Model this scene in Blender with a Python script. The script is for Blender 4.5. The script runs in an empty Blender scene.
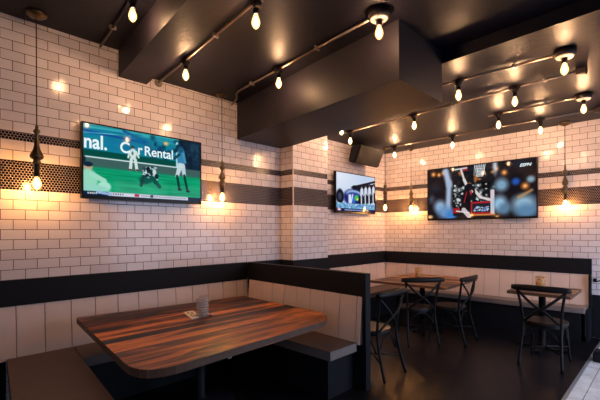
import bpy, bmesh, math, random
import numpy as np
from mathutils import Vector, Matrix, Euler
random.seed(4)
PI = math.pi
sc = bpy.context.scene
COL = sc.collection

def lin(c):
    o = []
    for v in c[:3]:
        v /= 255.0
        o.append(v / 12.92 if v <= 0.04045 else ((v + 0.055) / 1.055) ** 2.4)
    return (*o, 1.0)

# ------------------------------------------------------------------ materials
def mat(name):
    m = bpy.data.materials.new(name); m.use_nodes = True
    nt = m.node_tree; nt.nodes.clear()
    out = nt.nodes.new('ShaderNodeOutputMaterial')
    return m, nt, out

def N(nt, t, **kw):
    n = nt.nodes.new(t)
    for k, v in kw.items(): setattr(n, k, v)
    return n

def principled(nt, out, base=None, rough=.5, metal=0, spec=.5):
    b = nt.nodes.new('ShaderNodeBsdfPrincipled')
    if base: b.inputs['Base Color'].default_value = base
    b.inputs['Roughness'].default_value = rough
    b.inputs['Metallic'].default_value = metal
    b.inputs['Specular IOR Level'].default_value = spec
    nt.links.new(b.outputs[0], out.inputs[0])
    return b

def M_plain(name, rgb, rough=.5, metal=0, spec=.5, var=.12, nscale=14, bump=.0, bscale=60):
    m, nt, out = mat(name)
    b = principled(nt, out, lin(rgb), rough, metal, spec)
    tc = N(nt, 'ShaderNodeTexCoord')
    nz = N(nt, 'ShaderNodeTexNoise'); nz.inputs['Scale'].default_value = nscale; nz.inputs['Detail'].default_value = 4
    nt.links.new(tc.outputs['Object'], nz.inputs['Vector'])
    hs = N(nt, 'ShaderNodeMix', data_type='RGBA')
    c = lin(rgb)
    hs.inputs[6].default_value = tuple(x * (1 - var) for x in c[:3]) + (1,)
    hs.inputs[7].default_value = tuple(min(1, x * (1 + var)) for x in c[:3]) + (1,)
    nt.links.new(nz.outputs['Fac'], hs.inputs[0]); nt.links.new(hs.outputs[2], b.inputs['Base Color'])
    if bump:
        n2 = N(nt, 'ShaderNodeTexNoise'); n2.inputs['Scale'].default_value = bscale; n2.inputs['Detail'].default_value = 3
        nt.links.new(tc.outputs['Object'], n2.inputs['Vector'])
        bp = N(nt, 'ShaderNodeBump'); bp.inputs['Strength'].default_value = bump; bp.inputs['Distance'].default_value = .01
        nt.links.new(n2.outputs['Fac'], bp.inputs['Height']); nt.links.new(bp.outputs[0], b.inputs['Normal'])
    return m

def M_emit(name, rgb, strength):
    m, nt, out = mat(name)
    e = N(nt, 'ShaderNodeEmission'); e.inputs[0].default_value = (*rgb, 1); e.inputs[1].default_value = strength
    nt.links.new(e.outputs[0], out.inputs[0])
    return m

def M_tile():
    m, nt, out = mat('subway_tile')
    b = principled(nt, out, rough=.16, spec=.5)
    uv = N(nt, 'ShaderNodeUVMap')
    br = N(nt, 'ShaderNodeTexBrick'); br.offset = .5; br.offset_frequency = 2; br.squash = 1.0
    br.inputs['Color1'].default_value = lin((232, 224, 226)); br.inputs['Color2'].default_value = lin((220, 209, 211))
    br.inputs['Mortar'].default_value = lin((84, 56, 48))
    br.inputs['Scale'].default_value = 1; br.inputs['Mortar Size'].default_value = .033; br.inputs['Mortar Smooth'].default_value = .2
    br.inputs['Brick Width'].default_value = 2; br.inputs['Row Height'].default_value = 1
    nt.links.new(uv.outputs[0], br.inputs['Vector']); nt.links.new(br.outputs['Color'], b.inputs['Base Color'])
    mr = N(nt, 'ShaderNodeMapRange'); mr.inputs[3].default_value = .14; mr.inputs[4].default_value = .8
    nt.links.new(br.outputs['Fac'], mr.inputs[0]); nt.links.new(mr.outputs[0], b.inputs['Roughness'])
    nz = N(nt, 'ShaderNodeTexNoise'); nz.inputs['Scale'].default_value = .9; nz.inputs['Detail'].default_value = 1
    nt.links.new(uv.outputs[0], nz.inputs['Vector'])
    sub = N(nt, 'ShaderNodeMath', operation='MULTIPLY_ADD'); sub.inputs[1].default_value = -1.0
    mu = N(nt, 'ShaderNodeMath', operation='MULTIPLY'); mu.inputs[1].default_value = .9
    nt.links.new(nz.outputs['Fac'], mu.inputs[0])
    nt.links.new(br.outputs['Fac'], sub.inputs[0]); nt.links.new(mu.outputs[0], sub.inputs[2])
    bp = N(nt, 'ShaderNodeBump'); bp.inputs['Strength'].default_value = .5; bp.inputs['Distance'].default_value = .004
    nt.links.new(sub.outputs[0], bp.inputs['Height']); nt.links.new(bp.outputs[0], b.inputs['Normal'])
    return m

def M_mosaic():
    # hexagonal penny mosaic: near-black dots on pale grout; UV in metres
    m, nt, out = mat('penny_mosaic')
    b = principled(nt, out, rough=.2)
    uv = N(nt, 'ShaderNodeUVMap'); P = .0246
    def lattice(off):
        mp = N(nt, 'ShaderNodeMapping'); mp.inputs['Scale'].default_value = (1 / P, 1 / (P * 1.732), 1)
        mp.inputs['Location'].default_value = (off, off, 0)
        fr = N(nt, 'ShaderNodeVectorMath', operation='FRACTION')
        sb = N(nt, 'ShaderNodeVectorMath', operation='SUBTRACT'); sb.inputs[1].default_value = (.5, .5, 0)
        ml = N(nt, 'ShaderNodeVectorMath', operation='MULTIPLY'); ml.inputs[1].default_value = (1, 1.732, 0)
        ln = N(nt, 'ShaderNodeVectorMath', operation='LENGTH')
        nt.links.new(uv.outputs[0], mp.inputs[0]); nt.links.new(mp.outputs[0], fr.inputs[0])
        nt.links.new(fr.outputs[0], sb.inputs[0]); nt.links.new(sb.outputs[0], ml.inputs[0]); nt.links.new(ml.outputs[0], ln.inputs[0])
        return ln.outputs['Value']
    a, c = lattice(0), lattice(.5)
    mn = N(nt, 'ShaderNodeMath', operation='MINIMUM'); nt.links.new(a, mn.inputs[0]); nt.links.new(c, mn.inputs[1])
    mr = N(nt, 'ShaderNodeMapRange'); mr.inputs[1].default_value = .44; mr.inputs[2].default_value = .50
    nt.links.new(mn.outputs[0], mr.inputs[0])
    mx = N(nt, 'ShaderNodeMix', data_type='RGBA'); mx.inputs[6].default_value = lin((24, 21, 27)); mx.inputs[7].default_value = lin((168, 154, 156))
    nt.links.new(mr.outputs[0], mx.inputs[0]); nt.links.new(mx.outputs[2], b.inputs['Base Color'])
    return m

def M_wood(name, axis=1, dark=(30, 19, 17), mid=(136, 74, 40), light=(222, 132, 68), plank=.118, rough=.36, seed=0.0):
    m, nt, out = mat(name)
    b = principled(nt, out, rough=rough, spec=.32)
    tc = N(nt, 'ShaderNodeTexCoord'); sep = N(nt, 'ShaderNodeSeparateXYZ'); nt.links.new(tc.outputs['Object'], sep.inputs[0])
    across, along = (sep.outputs[0], sep.outputs[1]) if axis == 1 else (sep.outputs[1], sep.outputs[0])
    dv = N(nt, 'ShaderNodeMath', operation='DIVIDE'); dv.inputs[1].default_value = plank; nt.links.new(across, dv.inputs[0])
    ad = N(nt, 'ShaderNodeMath', operation='ADD'); ad.inputs[1].default_value = seed; nt.links.new(dv.outputs[0], ad.inputs[0])
    fl = N(nt, 'ShaderNodeMath', operation='FLOOR'); nt.links.new(ad.outputs[0], fl.inputs[0])
    wn = N(nt, 'ShaderNodeTexWhiteNoise', noise_dimensions='1D'); nt.links.new(fl.outputs[0], wn.inputs['W'])
    # long streaks of grain, shifted on each plank
    sh = N(nt, 'ShaderNodeMath', operation='MULTIPLY_ADD'); sh.inputs[1].default_value = 7.3
    nt.links.new(wn.outputs['Value'], sh.inputs[0]); nt.links.new(along, sh.inputs[2])
    cb = N(nt, 'ShaderNodeCombineXYZ')
    a1 = N(nt, 'ShaderNodeMath', operation='MULTIPLY'); a1.inputs[1].default_value = 6.5; nt.links.new(across, a1.inputs[0])
    a2 = N(nt, 'ShaderNodeMath', operation='MULTIPLY'); a2.inputs[1].default_value = .95; nt.links.new(sh.outputs[0], a2.inputs[0])
    nt.links.new(a1.outputs[0], cb.inputs[0]); nt.links.new(a2.outputs[0], cb.inputs[1])
    nz = N(nt, 'ShaderNodeTexNoise'); nz.inputs['Scale'].default_value = 1.0; nz.inputs['Detail'].default_value = 7; nz.inputs['Roughness'].default_value = .62; nz.inputs['Distortion'].default_value = 1.3
    nt.links.new(cb.outputs[0], nz.inputs['Vector'])
    mxv = N(nt, 'ShaderNodeMath', operation='MULTIPLY_ADD'); mxv.inputs[1].default_value = .6
    nzs = N(nt, 'ShaderNodeMath', operation='MULTIPLY_ADD'); nzs.inputs[1].default_value = 2.3; nzs.inputs[2].default_value = -.93
    nt.links.new(nz.outputs['Fac'], nzs.inputs[0])
    nt.links.new(wn.outputs['Value'], mxv.inputs[0]); nt.links.new(nzs.outputs[0], mxv.inputs[2])
    cr = N(nt, 'ShaderNodeValToRGB'); e = cr.color_ramp.elements
    e[0].position = .22; e[0].color = lin(dark); e[1].position = .86; e[1].color = lin(light)
    k = e.new(.40); k.color = lin(tuple((d + q) / 2 for d, q in zip(dark, mid))); k = e.new(.56); k.color = lin(mid)
    nt.links.new(mxv.outputs[0], cr.inputs[0])
    fr = N(nt, 'ShaderNodeMath', operation='FRACT'); nt.links.new(ad.outputs[0], fr.inputs[0])
    gt = N(nt, 'ShaderNodeMath', operation='COMPARE'); gt.inputs[1].default_value = 0; gt.inputs[2].default_value = .03
    nt.links.new(fr.outputs[0], gt.inputs[0])
    mx = N(nt, 'ShaderNodeMix', data_type='RGBA'); mx.inputs[7].default_value = lin((20, 13, 11))
    nt.links.new(gt.outputs[0], mx.inputs[0]); nt.links.new(cr.outputs[0], mx.inputs[6]); nt.links.new(mx.outputs[2], b.inputs['Base Color'])
    bp = N(nt, 'ShaderNodeBump'); bp.inputs['Strength'].default_value = .25; bp.inputs['Distance'].default_value = .004
    nt.links.new(nz.outputs['Fac'], bp.inputs['Height']); nt.links.new(bp.outputs[0], b.inputs['Normal'])
    return m

def M_floor(name, c1, c2, rough):
    m, nt, out = mat(name)
    b = principled(nt, out, rough=rough, spec=.16)
    tc = N(nt, 'ShaderNodeTexCoord')
    mp = N(nt, 'ShaderNodeMapping'); mp.inputs['Scale'].default_value = (1, 1, 1); mp.inputs['Rotation'].default_value = (0, 0, PI / 2)
    br = N(nt, 'ShaderNodeTexBrick'); br.inputs['Scale'].default_value = 1; br.inputs['Brick Width'].default_value = 1.3; br.inputs['Row Height'].default_value = .19
    br.inputs['Mortar Size'].default_value = .004
    br.inputs['Color1'].default_value = lin(c1); br.inputs['Color2'].default_value = lin(c2); br.inputs['Mortar'].default_value = tuple(x * .35 for x in lin(c1)[:3]) + (1,)
    nt.links.new(tc.outputs['Object'], mp.inputs[0]); nt.links.new(mp.outputs[0], br.inputs['Vector'])
    nz = N(nt, 'ShaderNodeTexNoise'); nz.inputs['Scale'].default_value = 6; nz.inputs['Detail'].default_value = 8; nz.inputs['Roughness'].default_value = .65
    nt.links.new(tc.outputs['Object'], nz.inputs['Vector'])
    mx = N(nt, 'ShaderNodeMix', data_type='RGBA', blend_type='MULTIPLY'); mx.inputs[0].default_value = .7
    gm = N(nt, 'ShaderNodeMapRange'); gm.inputs[1].default_value = .3; gm.inputs[2].default_value = .7; gm.inputs[3].default_value = .65; gm.inputs[4].default_value = 1.3
    nt.links.new(nz.outputs['Fac'], gm.inputs[0])
    nt.links.new(br.outputs['Color'], mx.inputs[6]); nt.links.new(gm.outputs[0], mx.inputs[7]); nt.links.new(mx.outputs[2], b.inputs['Base Color'])
    rr = N(nt, 'ShaderNodeMapRange'); rr.inputs[3].default_value = rough - .04; rr.inputs[4].default_value = rough + .08
    nt.links.new(nz.outputs['Fac'], rr.inputs[0]); nt.links.new(rr.outputs[0], b.inputs['Roughness'])
    bp = N(nt, 'ShaderNodeBump'); bp.inputs['Strength'].default_value = .22; bp.inputs['Distance'].default_value = .006
    n2 = N(nt, 'ShaderNodeTexNoise'); n2.inputs['Scale'].default_value = 38; n2.inputs['Detail'].default_value = 3
    nt.links.new(tc.outputs['Object'], n2.inputs['Vector'])
    nt.links.new(n2.outputs['Fac'], bp.inputs['Height']); nt.links.new(bp.outputs[0], b.inputs['Normal'])
    return m

def M_glass_shell():
    # amber envelope glass of a lit filament bulb
    m, nt, out = mat('bulb_glass')
    tr = N(nt, 'ShaderNodeBsdfTransparent'); tr.inputs[0].default_value = (1, .93, .82, 1)
    em = N(nt, 'ShaderNodeEmission'); em.inputs[0].default_value = (1, .60, .20, 1); em.inputs[1].default_value = 1.5
    ad = N(nt, 'ShaderNodeAddShader'); nt.links.new(tr.outputs[0], ad.inputs[0]); nt.links.new(em.outputs[0], ad.inputs[1])
    nt.links.new(ad.outputs[0], out.inputs[0])
    return m

def M_frosted(name, rgb, alpha):
    m, nt, out = mat(name)
    b = nt.nodes.new('ShaderNodeBsdfPrincipled'); b.inputs['Base Color'].default_value = lin(rgb); b.inputs['Roughness'].default_value = .25
    tc = N(nt, 'ShaderNodeTexCoord'); wv = N(nt, 'ShaderNodeTexWave', wave_type='BANDS', bands_direction='Z'); wv.inputs['Scale'].default_value = 14; wv.inputs['Distortion'].default_value = 1.2
    nt.links.new(tc.outputs['Object'], wv.inputs['Vector'])
    mr = N(nt, 'ShaderNodeMapRange'); mr.inputs[3].default_value = alpha - .08; mr.inputs[4].default_value = alpha + .06
    nt.links.new(wv.outputs['Fac'], mr.inputs[0]); nt.links.new(mr.outputs[0], b.inputs['Alpha'])
    nt.links.new(b.outputs[0], out.inputs[0])
    return m

def M_screen():
    m, nt, out = mat('screen_picture')
    at = N(nt, 'ShaderNodeAttribute', attribute_name='picture')
    em = N(nt, 'ShaderNodeEmission'); em.inputs[1].default_value = SCREEN
    gl = N(nt, 'ShaderNodeBsdfGlossy'); gl.inputs['Roughness'].default_value = .06; gl.inputs[0].default_value = (.007, .007, .007, 1)
    ad = N(nt, 'ShaderNodeAddShader')
    nt.links.new(at.outputs['Color'], em.inputs[0]); nt.links.new(em.outputs[0], ad.inputs[0]); nt.links.new(gl.outputs[0], ad.inputs[1])
    nt.links.new(ad.outputs[0], out.inputs[0])
    return m

SCREEN = 1.0
BULB = 670.0
MT = {
    'tile': M_tile(), 'mosaic': M_mosaic(),
    'ceiling': M_plain('ceiling_paint', (23, 22, 32), .45, 0, .18, var=.1, nscale=3, bump=.25, bscale=25),
    'bulkhead': M_plain('bulkhead_paint', (37, 34, 42), .5, 0, .2, var=.1, nscale=3, bump=.2, bscale=25),
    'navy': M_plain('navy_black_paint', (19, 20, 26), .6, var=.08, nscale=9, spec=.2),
    'cream': M_plain('cream_panel', (226, 200, 186), .42, var=.06, nscale=5),
    'seam': M_plain('panel_seam', (80, 54, 46), .8),
    'cushion': M_plain('brown_vinyl', (86, 70, 66), .48, var=.1, nscale=6, bump=.3, bscale=90),
    'cushion_edge': M_plain('seat_edge', (126, 114, 110), .5, var=.15, nscale=8),
    'wood': M_wood('reclaimed_wood', 1, seed=3.4),
    'wood2': M_wood('table_wood', 0, (60, 38, 28), (150, 98, 62), (232, 172, 112), .09, .28, 1.7),
    'edge': M_plain('table_edge_wood', (92, 66, 50), .5, var=.3, nscale=12),
    'black': M_plain('black_metal', (28, 27, 29), .38, .6),
    'pipe': M_plain('conduit_steel', (150, 132, 118), .34, .9),
    'darkpipe': M_plain('dark_conduit_steel', (52, 44, 42), .4, .7),
    'brass': M_plain('aged_brass', (118, 98, 72), .28, .95, var=.3, nscale=40),
    'chair': M_plain('black_chair_wood', (15, 15, 18), .5, 0, .22, var=.15, nscale=30),
    'seatwood': M_plain('dark_chair_seat', (40, 31, 27), .42, 0, .3, var=.25, nscale=22),
    'porcelain': M_plain('white_porcelain', (214, 198, 186), .3),
    'socket': M_plain('black_bakelite', (20, 17, 17), .45),
    'bezel': M_plain('television_bezel', (9, 9, 12), .3, 0, .2),
    'speaker': M_plain('speaker_plastic', (14, 14, 19), .5, 0, .2),
    'grille': M_plain('speaker_grille', (10, 10, 14), .5, 0, .3, bump=.8, bscale=300),
    'floor': M_floor('dark_plank_floor', (16, 18, 24), (22, 22, 28), .30),
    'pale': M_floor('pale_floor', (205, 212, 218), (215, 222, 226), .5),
    'strip': M_plain('metal_floor_strip', (150, 160, 168), .35, .5),
    'trimwhite': M_plain('white_edge_trim', (226, 214, 210), .35),
    'wall': M_plain('dark_wall_paint', (44, 40, 42), .7),
    'pave': M_plain('grey_pavement', (120, 120, 122), .9),
    'frame': M_plain('window_frame_paint', (30, 30, 34), .5),
    'filament': M_emit('glowing_filament', (1, .59, .335), BULB), 'amberfilament': M_emit('amber_filament', (1, .46, .13), BULB * 1.15),
    'glass': M_glass_shell(),
    'frost': M_frosted('frosted_glass', (206, 192, 186), .42),
    'amber': M_frosted('amber_glass', (214, 168, 112), .5),
    'wax': M_plain('candle_wax', (220, 196, 160), .6),
    'paper': M_plain('white_paper', (238, 222, 204), .7),
    'ink': M_plain('printed_ink', (62, 40, 36), .7),
    'red': M_plain('red_plastic', (150, 40, 30), .4),
    'screen': M_screen(), 'screentext': M_emit('screen_lettering', (.80, .93, .95), 1.0),
    'chrome': M_plain('light_metal', (150, 140, 134), .35, .8),
}

# ------------------------------------------------------------------ mesh builder
class MB:
    def __init__(s): s.bm = bmesh.new(); s.uv = s.bm.loops.layers.uv.new('UVMap')
    def face(s, pts, mi=0, uvs=None):
        f = s.bm.faces.new([s.bm.verts.new(p) for p in pts]); f.material_index = mi
        if uvs:
            for l, u in zip(f.loops, uvs): l[s.uv].uv = u
        return f
    def box(s, x0, x1, y0, y1, z0, z1, mi=0, bevel=0):
        return s.prism([(x0, y0), (x1, y0), (x1, y1), (x0, y1)], z0, z1, mi, bevel)
    def prism(s, poly, z0, z1, mi=0, bevel=0, smi=None):
        a = sum(poly[i][0] * poly[(i + 1) % len(poly)][1] - poly[(i + 1) % len(poly)][0] * poly[i][1] for i in range(len(poly)))
        if a < 0: poly = poly[::-1]
        lo = [s.bm.verts.new((x, y, z0)) for x, y in poly]; hi = [s.bm.verts.new((x, y, z1)) for x, y in poly]
        fs = [s.bm.faces.new(lo[::-1]), s.bm.faces.new(hi)]
        n = len(poly)
        for i in range(n): fs.append(s.bm.faces.new((lo[i], lo[(i + 1) % n], hi[(i + 1) % n], hi[i])))
        for i, f in enumerate(fs): f.material_index = mi if (smi is None or i < 2) else smi
        if bevel:
            es = list({e for f in fs for e in f.edges})
            bmesh.ops.bevel(s.bm, geom=es, offset=bevel, segments=2, profile=.6, affect='EDGES', clamp_overlap=True)
        return s
    def hexa(s, p, mi=0, bevel=0):   # p: 8 points, bottom ring then top ring (ccw seen from above)
        v = [s.bm.verts.new(q) for q in p]
        fs = [s.bm.faces.new([v[i] for i in f]) for f in ((3, 2, 1, 0), (4, 5, 6, 7), (0, 1, 5, 4), (1, 2, 6, 5), (2, 3, 7, 6), (3, 0, 4, 7))]
        for f in fs: f.material_index = mi
        if bevel:
            es = list({e for f in fs for e in f.edges})
            bmesh.ops.bevel(s.bm, geom=es, offset=bevel, segments=2, affect='EDGES', clamp_overlap=True)
        return s
    def tube(s, pts, r, seg=10, mi=0, flat=None, cap=True):
        pts = [Vector(p) for p in pts]; n = len(pts)
        rs = r if isinstance(r, (list, tuple)) else [r] * n
        up = Vector((0, 0, 1)); prev = None; rings = []
        for i, p in enumerate(pts):
            t = (pts[min(i + 1, n - 1)] - pts[max(i - 1, 0)]).normalized()
            if prev is None:
                ref = up if abs(t.z) < .9 else Vector((1, 0, 0)); a = t.cross(ref).normalized()
            else: a = (prev - t * prev.dot(t)).normalized()
            prev = a; b = t.cross(a)
            fb = flat if flat else 1
            rings.append([s.bm.verts.new(p + (a * math.cos(q) * fb + b * math.sin(q)) * rs[i]) for q in [2 * PI * k / seg for k in range(seg)]])
        for i in range(n - 1):
            for k in range(seg):
                f = s.bm.faces.new((rings[i][k], rings[i][(k + 1) % seg], rings[i + 1][(k + 1) % seg], rings[i + 1][k])); f.material_index = mi; f.smooth = True
        if cap:
            f = s.bm.faces.new(rings[0][::-1]); f.material_index = mi; f = s.bm.faces.new(rings[-1]); f.material_index = mi
        return s
    def lathe(s, prof, c=(0, 0, 0), seg=20, mi=0, cap=True):
        rings = []
        for r, z in prof:
            rings.append([s.bm.verts.new((c[0] + r * math.cos(2 * PI * k / seg), c[1] + r * math.sin(2 * PI * k / seg), c[2] + z)) for k in range(seg)])
        up = prof[-1][1] > prof[0][1]
        for i in range(len(prof) - 1):
            for k in range(seg):
                q = (rings[i][k], rings[i][(k + 1) % seg], rings[i + 1][(k + 1) % seg], rings[i + 1][k])
                f = s.bm.faces.new(q if up else q[::-1]); f.smooth = True; f.material_index = mi
        if cap:
            s.bm.faces.new(rings[0][::-1] if up else rings[0]).material_index = mi
            s.bm.faces.new(rings[-1] if up else rings[-1][::-1]).material_index = mi
        return s
    def build(s, name, mats, parent=None, origin=(0, 0, 0), autosmooth=False):
        me = bpy.data.meshes.new(name)
        if origin != (0, 0, 0): bmesh.ops.translate(s.bm, verts=s.bm.verts, vec=-Vector(origin))
        bmesh.ops.recalc_face_normals(s.bm, faces=[f for f in s.bm.faces])
        s.bm.to_mesh(me); s.bm.free()
        for m in (mats if isinstance(mats, (list, tuple)) else [mats]): me.materials.append(MT[m])
        o = bpy.data.objects.new(name, me); COL.objects.link(o)
        if parent: o.parent = parent
        else: o.location = origin
        return o

def thing(name, label, cat, loc=(0, 0, 0), rz=0, group=None):
    o = bpy.data.objects.new(name, None); COL.objects.link(o); o.empty_display_size = .1
    o.location = loc; o.rotation_euler = (0, 0, rz); o['label'] = label; o['category'] = cat
    if group: o['group'] = group
    return o
def tag(o, label, cat, group=None, kind=None):
    o['label'] = label; o['category'] = cat
    if group: o['group'] = group
    if kind: o['kind'] = kind
    return o
def struct(o, label, cat='wall'): return tag(o, label, cat, None, 'structure')
def dup(root, loc, rz=None, label=None):
    r = root.copy(); COL.objects.link(r); r.location = loc
    if rz is not None: r.rotation_euler = (0, 0, rz)
    if label: r['label'] = label
    for ch in list(root.children):
        c = ch.copy(); COL.objects.link(c); c.parent = r
        for g in list(ch.children):
            d = g.copy(); COL.objects.link(d); d.parent = c
    return r

# ------------------------------------------------------------------ room shell
ZC1, ZC2, ZC3 = 3.33, 3.14, 3.03
YB = 6.66; XR = 5.4; YF = -2.0
def tile_strips(mb, p0, p1, u0, pitch, top, z0=0.0):
    """vertical wall quad between plan points p0 and p1 (u0 = distance of a joint from p0)"""
    L = (Vector(p1) - Vector(p0)).length
    zs = [(z0, 1.863, 'low'), (1.863, 2.110, 'm'), (2.110, 2.285, 'mid'), (2.285, 2.357, 'm'), (2.357, top, 'top')]
    for a, b, k in zs:
        if k == 'm': uv = lambda s, z: (s, z + .004); mi = 1
        else:
            mi = 0
            if k == 'low': v = lambda z: 60 + (z - 1.863) / .085
            elif k == 'mid': v = lambda z: 60 + (z - 2.110) / .0875
            else: v = lambda z: 62 + (z - 2.357) / .085
            uv = lambda s, z: (2 * (s - u0) / pitch + 100, v(z))
        mb.face([(*p0, a), (*p1, a), (*p1, b), (*p0, b)], mi, [uv(0, a), uv(L, a), uv(L, b), uv(0, b)])
TM = ['tile', 'mosaic']
PY0, PY1, PX = 3.709, 4.439, .25; XRc = -.138
w = MB(); tile_strips(w, (0, YF), (0, PY0), .709 - YF, .1705, ZC1); w.box(-.2, -.001, YF, PY0 - .001, 0, ZC1)
struct(w.build('wall_left', TM), 'long white subway tiled wall behind the booth with two dark mosaic bands')
w = MB(); tile_strips(w, (0, PY0), (PX, PY0), .02, .1705, ZC1); tile_strips(w, (PX, PY0), (PX, PY1), .085, .1705, ZC1)
tile_strips(w, (PX, PY1), (XRc, PY1), .08, .1705, ZC1)
struct(w.build('wall_pilaster', TM), 'tiled pilaster jutting from the left wall under the bulkhead')
w = MB(); tile_strips(w, (XRc, PY1), (XRc, YB), .06, .1705, ZC1); w.box(-.3, XRc - .001, PY1, YB, 0, ZC1)
struct(w.build('wall_left_rear', TM), 'tiled stretch of left wall in the far corner behind the small television')
w = MB(); tile_strips(w, (XRc, YB), (XR, YB), 2.958 - XRc, .180, ZC1); w.box(XRc, XR, YB + .001, YB + .2, 0, ZC1)
struct(w.build('wall_back', TM), 'white subway tiled far wall with the large television')
fx0, fx1, fz0, fz1 = 3.7, 5.2, 1.0, 3.0
w = MB(); w.box(-.2, fx0, YF - .15, YF, 0, ZC1); w.box(fx1, XR + .15, YF - .15, YF, 0, ZC1); w.box(fx0, fx1, YF - .15, YF, 0, fz0); w.box(fx0, fx1, YF - .15, YF, fz1, ZC1)
struct(w.build('wall_front', 'wall'), 'dark wall behind the camera around a second window')
w = MB()
for x in (fx0, (fx0 + fx1) / 2, fx1 - .06): w.box(x, x + .06, YF - .11, YF - .04, fz0, fz1)
w.box(fx0, fx1, YF - .11, YF - .04, fz0, fz0 + .06); w.box(fx0, fx1, YF - .11, YF - .04, fz1 - .06, fz1)
struct(w.build('window_2', 'frame'), 'dark framed front window letting in daylight', 'window')
# right wall with a wide storefront opening
wy0, wy1, wz0, wz1 = 3.3, 6.5, .03, 2.75
w = MB(); w.box(XR, XR + .15, YF - .15, wy0, 0, ZC1); w.box(XR, XR + .15, wy1, YB + .2, 0, ZC1); w.box(XR, XR + .15, wy0, wy1, 0, wz0); w.box(XR, XR + .15, wy0, wy1, wz1, ZC1)
struct(w.build('wall_right', 'wall'), 'dark street side wall around the storefront window')
w = MB()
for y in (wy0, wy0 + 1.4, wy1 - .06): w.box(XR + .04, XR + .11, y, y + .06, wz0, wz1)
w.box(XR + .04, XR + .11, wy0, wy1, wz0, wz0 + .06); w.box(XR + .04, XR + .11, wy0, wy1, wz1 - .06, wz1)
struct(w.build('window_1', 'frame'), 'dark framed storefront window letting in daylight', 'window')
w = MB(); w.box(XR + .16, XR + 14, -14, 20, -.2, -.1); w.box(-6, XR + .155, -14, YF - .16, -.2, -.1); struct(w.build('added_ground_outside', 'pave'), 'unseen grey pavement added outside to cut sky light from below', 'pavement')  # unseen ground, added so the sky does not light from below
# floors
FX = 3.285
w = MB(); w.box(-.3, FX, YF, YB, -.1, 0); struct(w.build('floor', 'floor'), 'dark plank floor reflecting the bulbs', 'floor')
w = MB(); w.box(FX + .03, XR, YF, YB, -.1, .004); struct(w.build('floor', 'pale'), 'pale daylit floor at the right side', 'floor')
w = MB(); w.box(FX, FX + .03, YF, YB, -.1, .008); struct(w.build('trim_1', 'strip'), 'thin metal strip between the dark and the pale floor', 'floor trim')
# ceilings: three heights, a slim beam, a deep bulkhead
def sk(x, y0, k): return y0 + k * x
E1 = 5.4
w = MB(); w.prism([(-.3, YF - .1), (E1, YF - .1), (E1, sk(E1, 1.6, -.1)), (-.3, 1.6)], ZC1, ZC1 + .15)
struct(w.build('ceiling', 'ceiling'), 'dark ceiling over the near booth', 'ceiling')
w = MB(); w.prism([(-.3, 1.66), (E1, sk(E1, 1.66, -.1)), (E1, 3.9), (-.3, 3.9)], ZC2, ZC2 + .3)
struct(w.build('ceiling', 'ceiling'), 'dark ceiling between the slim beam and the bulkhead', 'ceiling')
fy = lambda x: 3.426 - .055 * (x - 2.48)
w = MB(); w.prism([(-.3, 3.72), (.26, 3.70), (2.30, 3.452), (2.48, fy(2.48)), (E1, fy(E1)), (E1, YB + .1), (-.3, YB + .1)], ZC3, ZC3 + .4)
struct(w.build('ceiling', 'ceiling'), 'lower dark ceiling over the far tables with four rows of bulbs', 'ceiling')
w = MB(); w.prism([(-.02, 1.490), (E1, sk(E1, 1.490, -.1)), (E1, sk(E1, 1.777, -.1)), (-.02, 1.777)], 3.062, ZC1 + .1)
struct(w.build('trim_2', 'bulkhead'), 'slim dark ceiling beam above the large left television', 'beam')
w = MB(); w.prism([(-.02, 2.953), (2.48, 2.661), (2.48, 3.428), (.26, 3.704), (-.02, 3.72)], 2.677, ZC2 + .1)
struct(w.build('trim_3', 'bulkhead'), 'deep boxed bulkhead hanging from the ceiling over the pilaster', 'bulkhead')
w = MB(); w.box(PX - .004, PX + .006, PY0 - .006, PY0 + .006, 1.1, 2.677)
struct(w.build('trim_4', 'trimwhite'), 'white edging strip down the near corner of the tiled pilaster', 'trim')

# ------------------------------------------------------------------ benches
def panels(mb, pts, zt, zb, gap=.004, tilt=.05, out=(1, 0), thick=.03):
    """row of upright panels between successive plan points; foot leans out by tilt along out"""
    ox, oy = out
    for (ax, ay), (bx, by) in zip(pts[:-1], pts[1:]):
        L = math.hypot(bx - ax, by - ay); dx, dy = (bx - ax) / L * gap / 2, (by - ay) / L * gap / 2
        a = (ax + dx, ay + dy); b = (bx - dx, by - dy)
        lo = [(a[0], a[1]), (b[0], b[1]), (b[0] + ox * (thick + tilt), b[1] + oy * (thick + tilt)), (a[0] + ox * (thick + tilt), a[1] + oy * (thick + tilt))]
        hi = [(a[0], a[1]), (b[0], b[1]), (b[0] + ox * thick, b[1] + oy * thick), (a[0] + ox * thick, a[1] + oy * thick)]
        mb.hexa([(x, y, zb) for x, y in lo] + [(x, y, zt) for x, y in hi], 0, .0035)
    # dark backing seen in the joints
    (ax, ay), (bx, by) = pts[0], pts[-1]; t2 = thick - .006
    q = [(ax, ay), (bx, by)]
    lo = q + [(bx + ox * (t2 + tilt), by + oy * (t2 + tilt)), (ax + ox * (t2 + tilt), ay + oy * (t2 + tilt))]
    hi = q + [(bx + ox * t2, by + oy * t2), (ax + ox * t2, ay + oy * t2)]
    mb.hexa([(x, y, zb) for x, y in lo] + [(x, y, zt) for x, y in hi], 1)
ZT, ZR, ZS = 1.098, .877, .45
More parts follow.
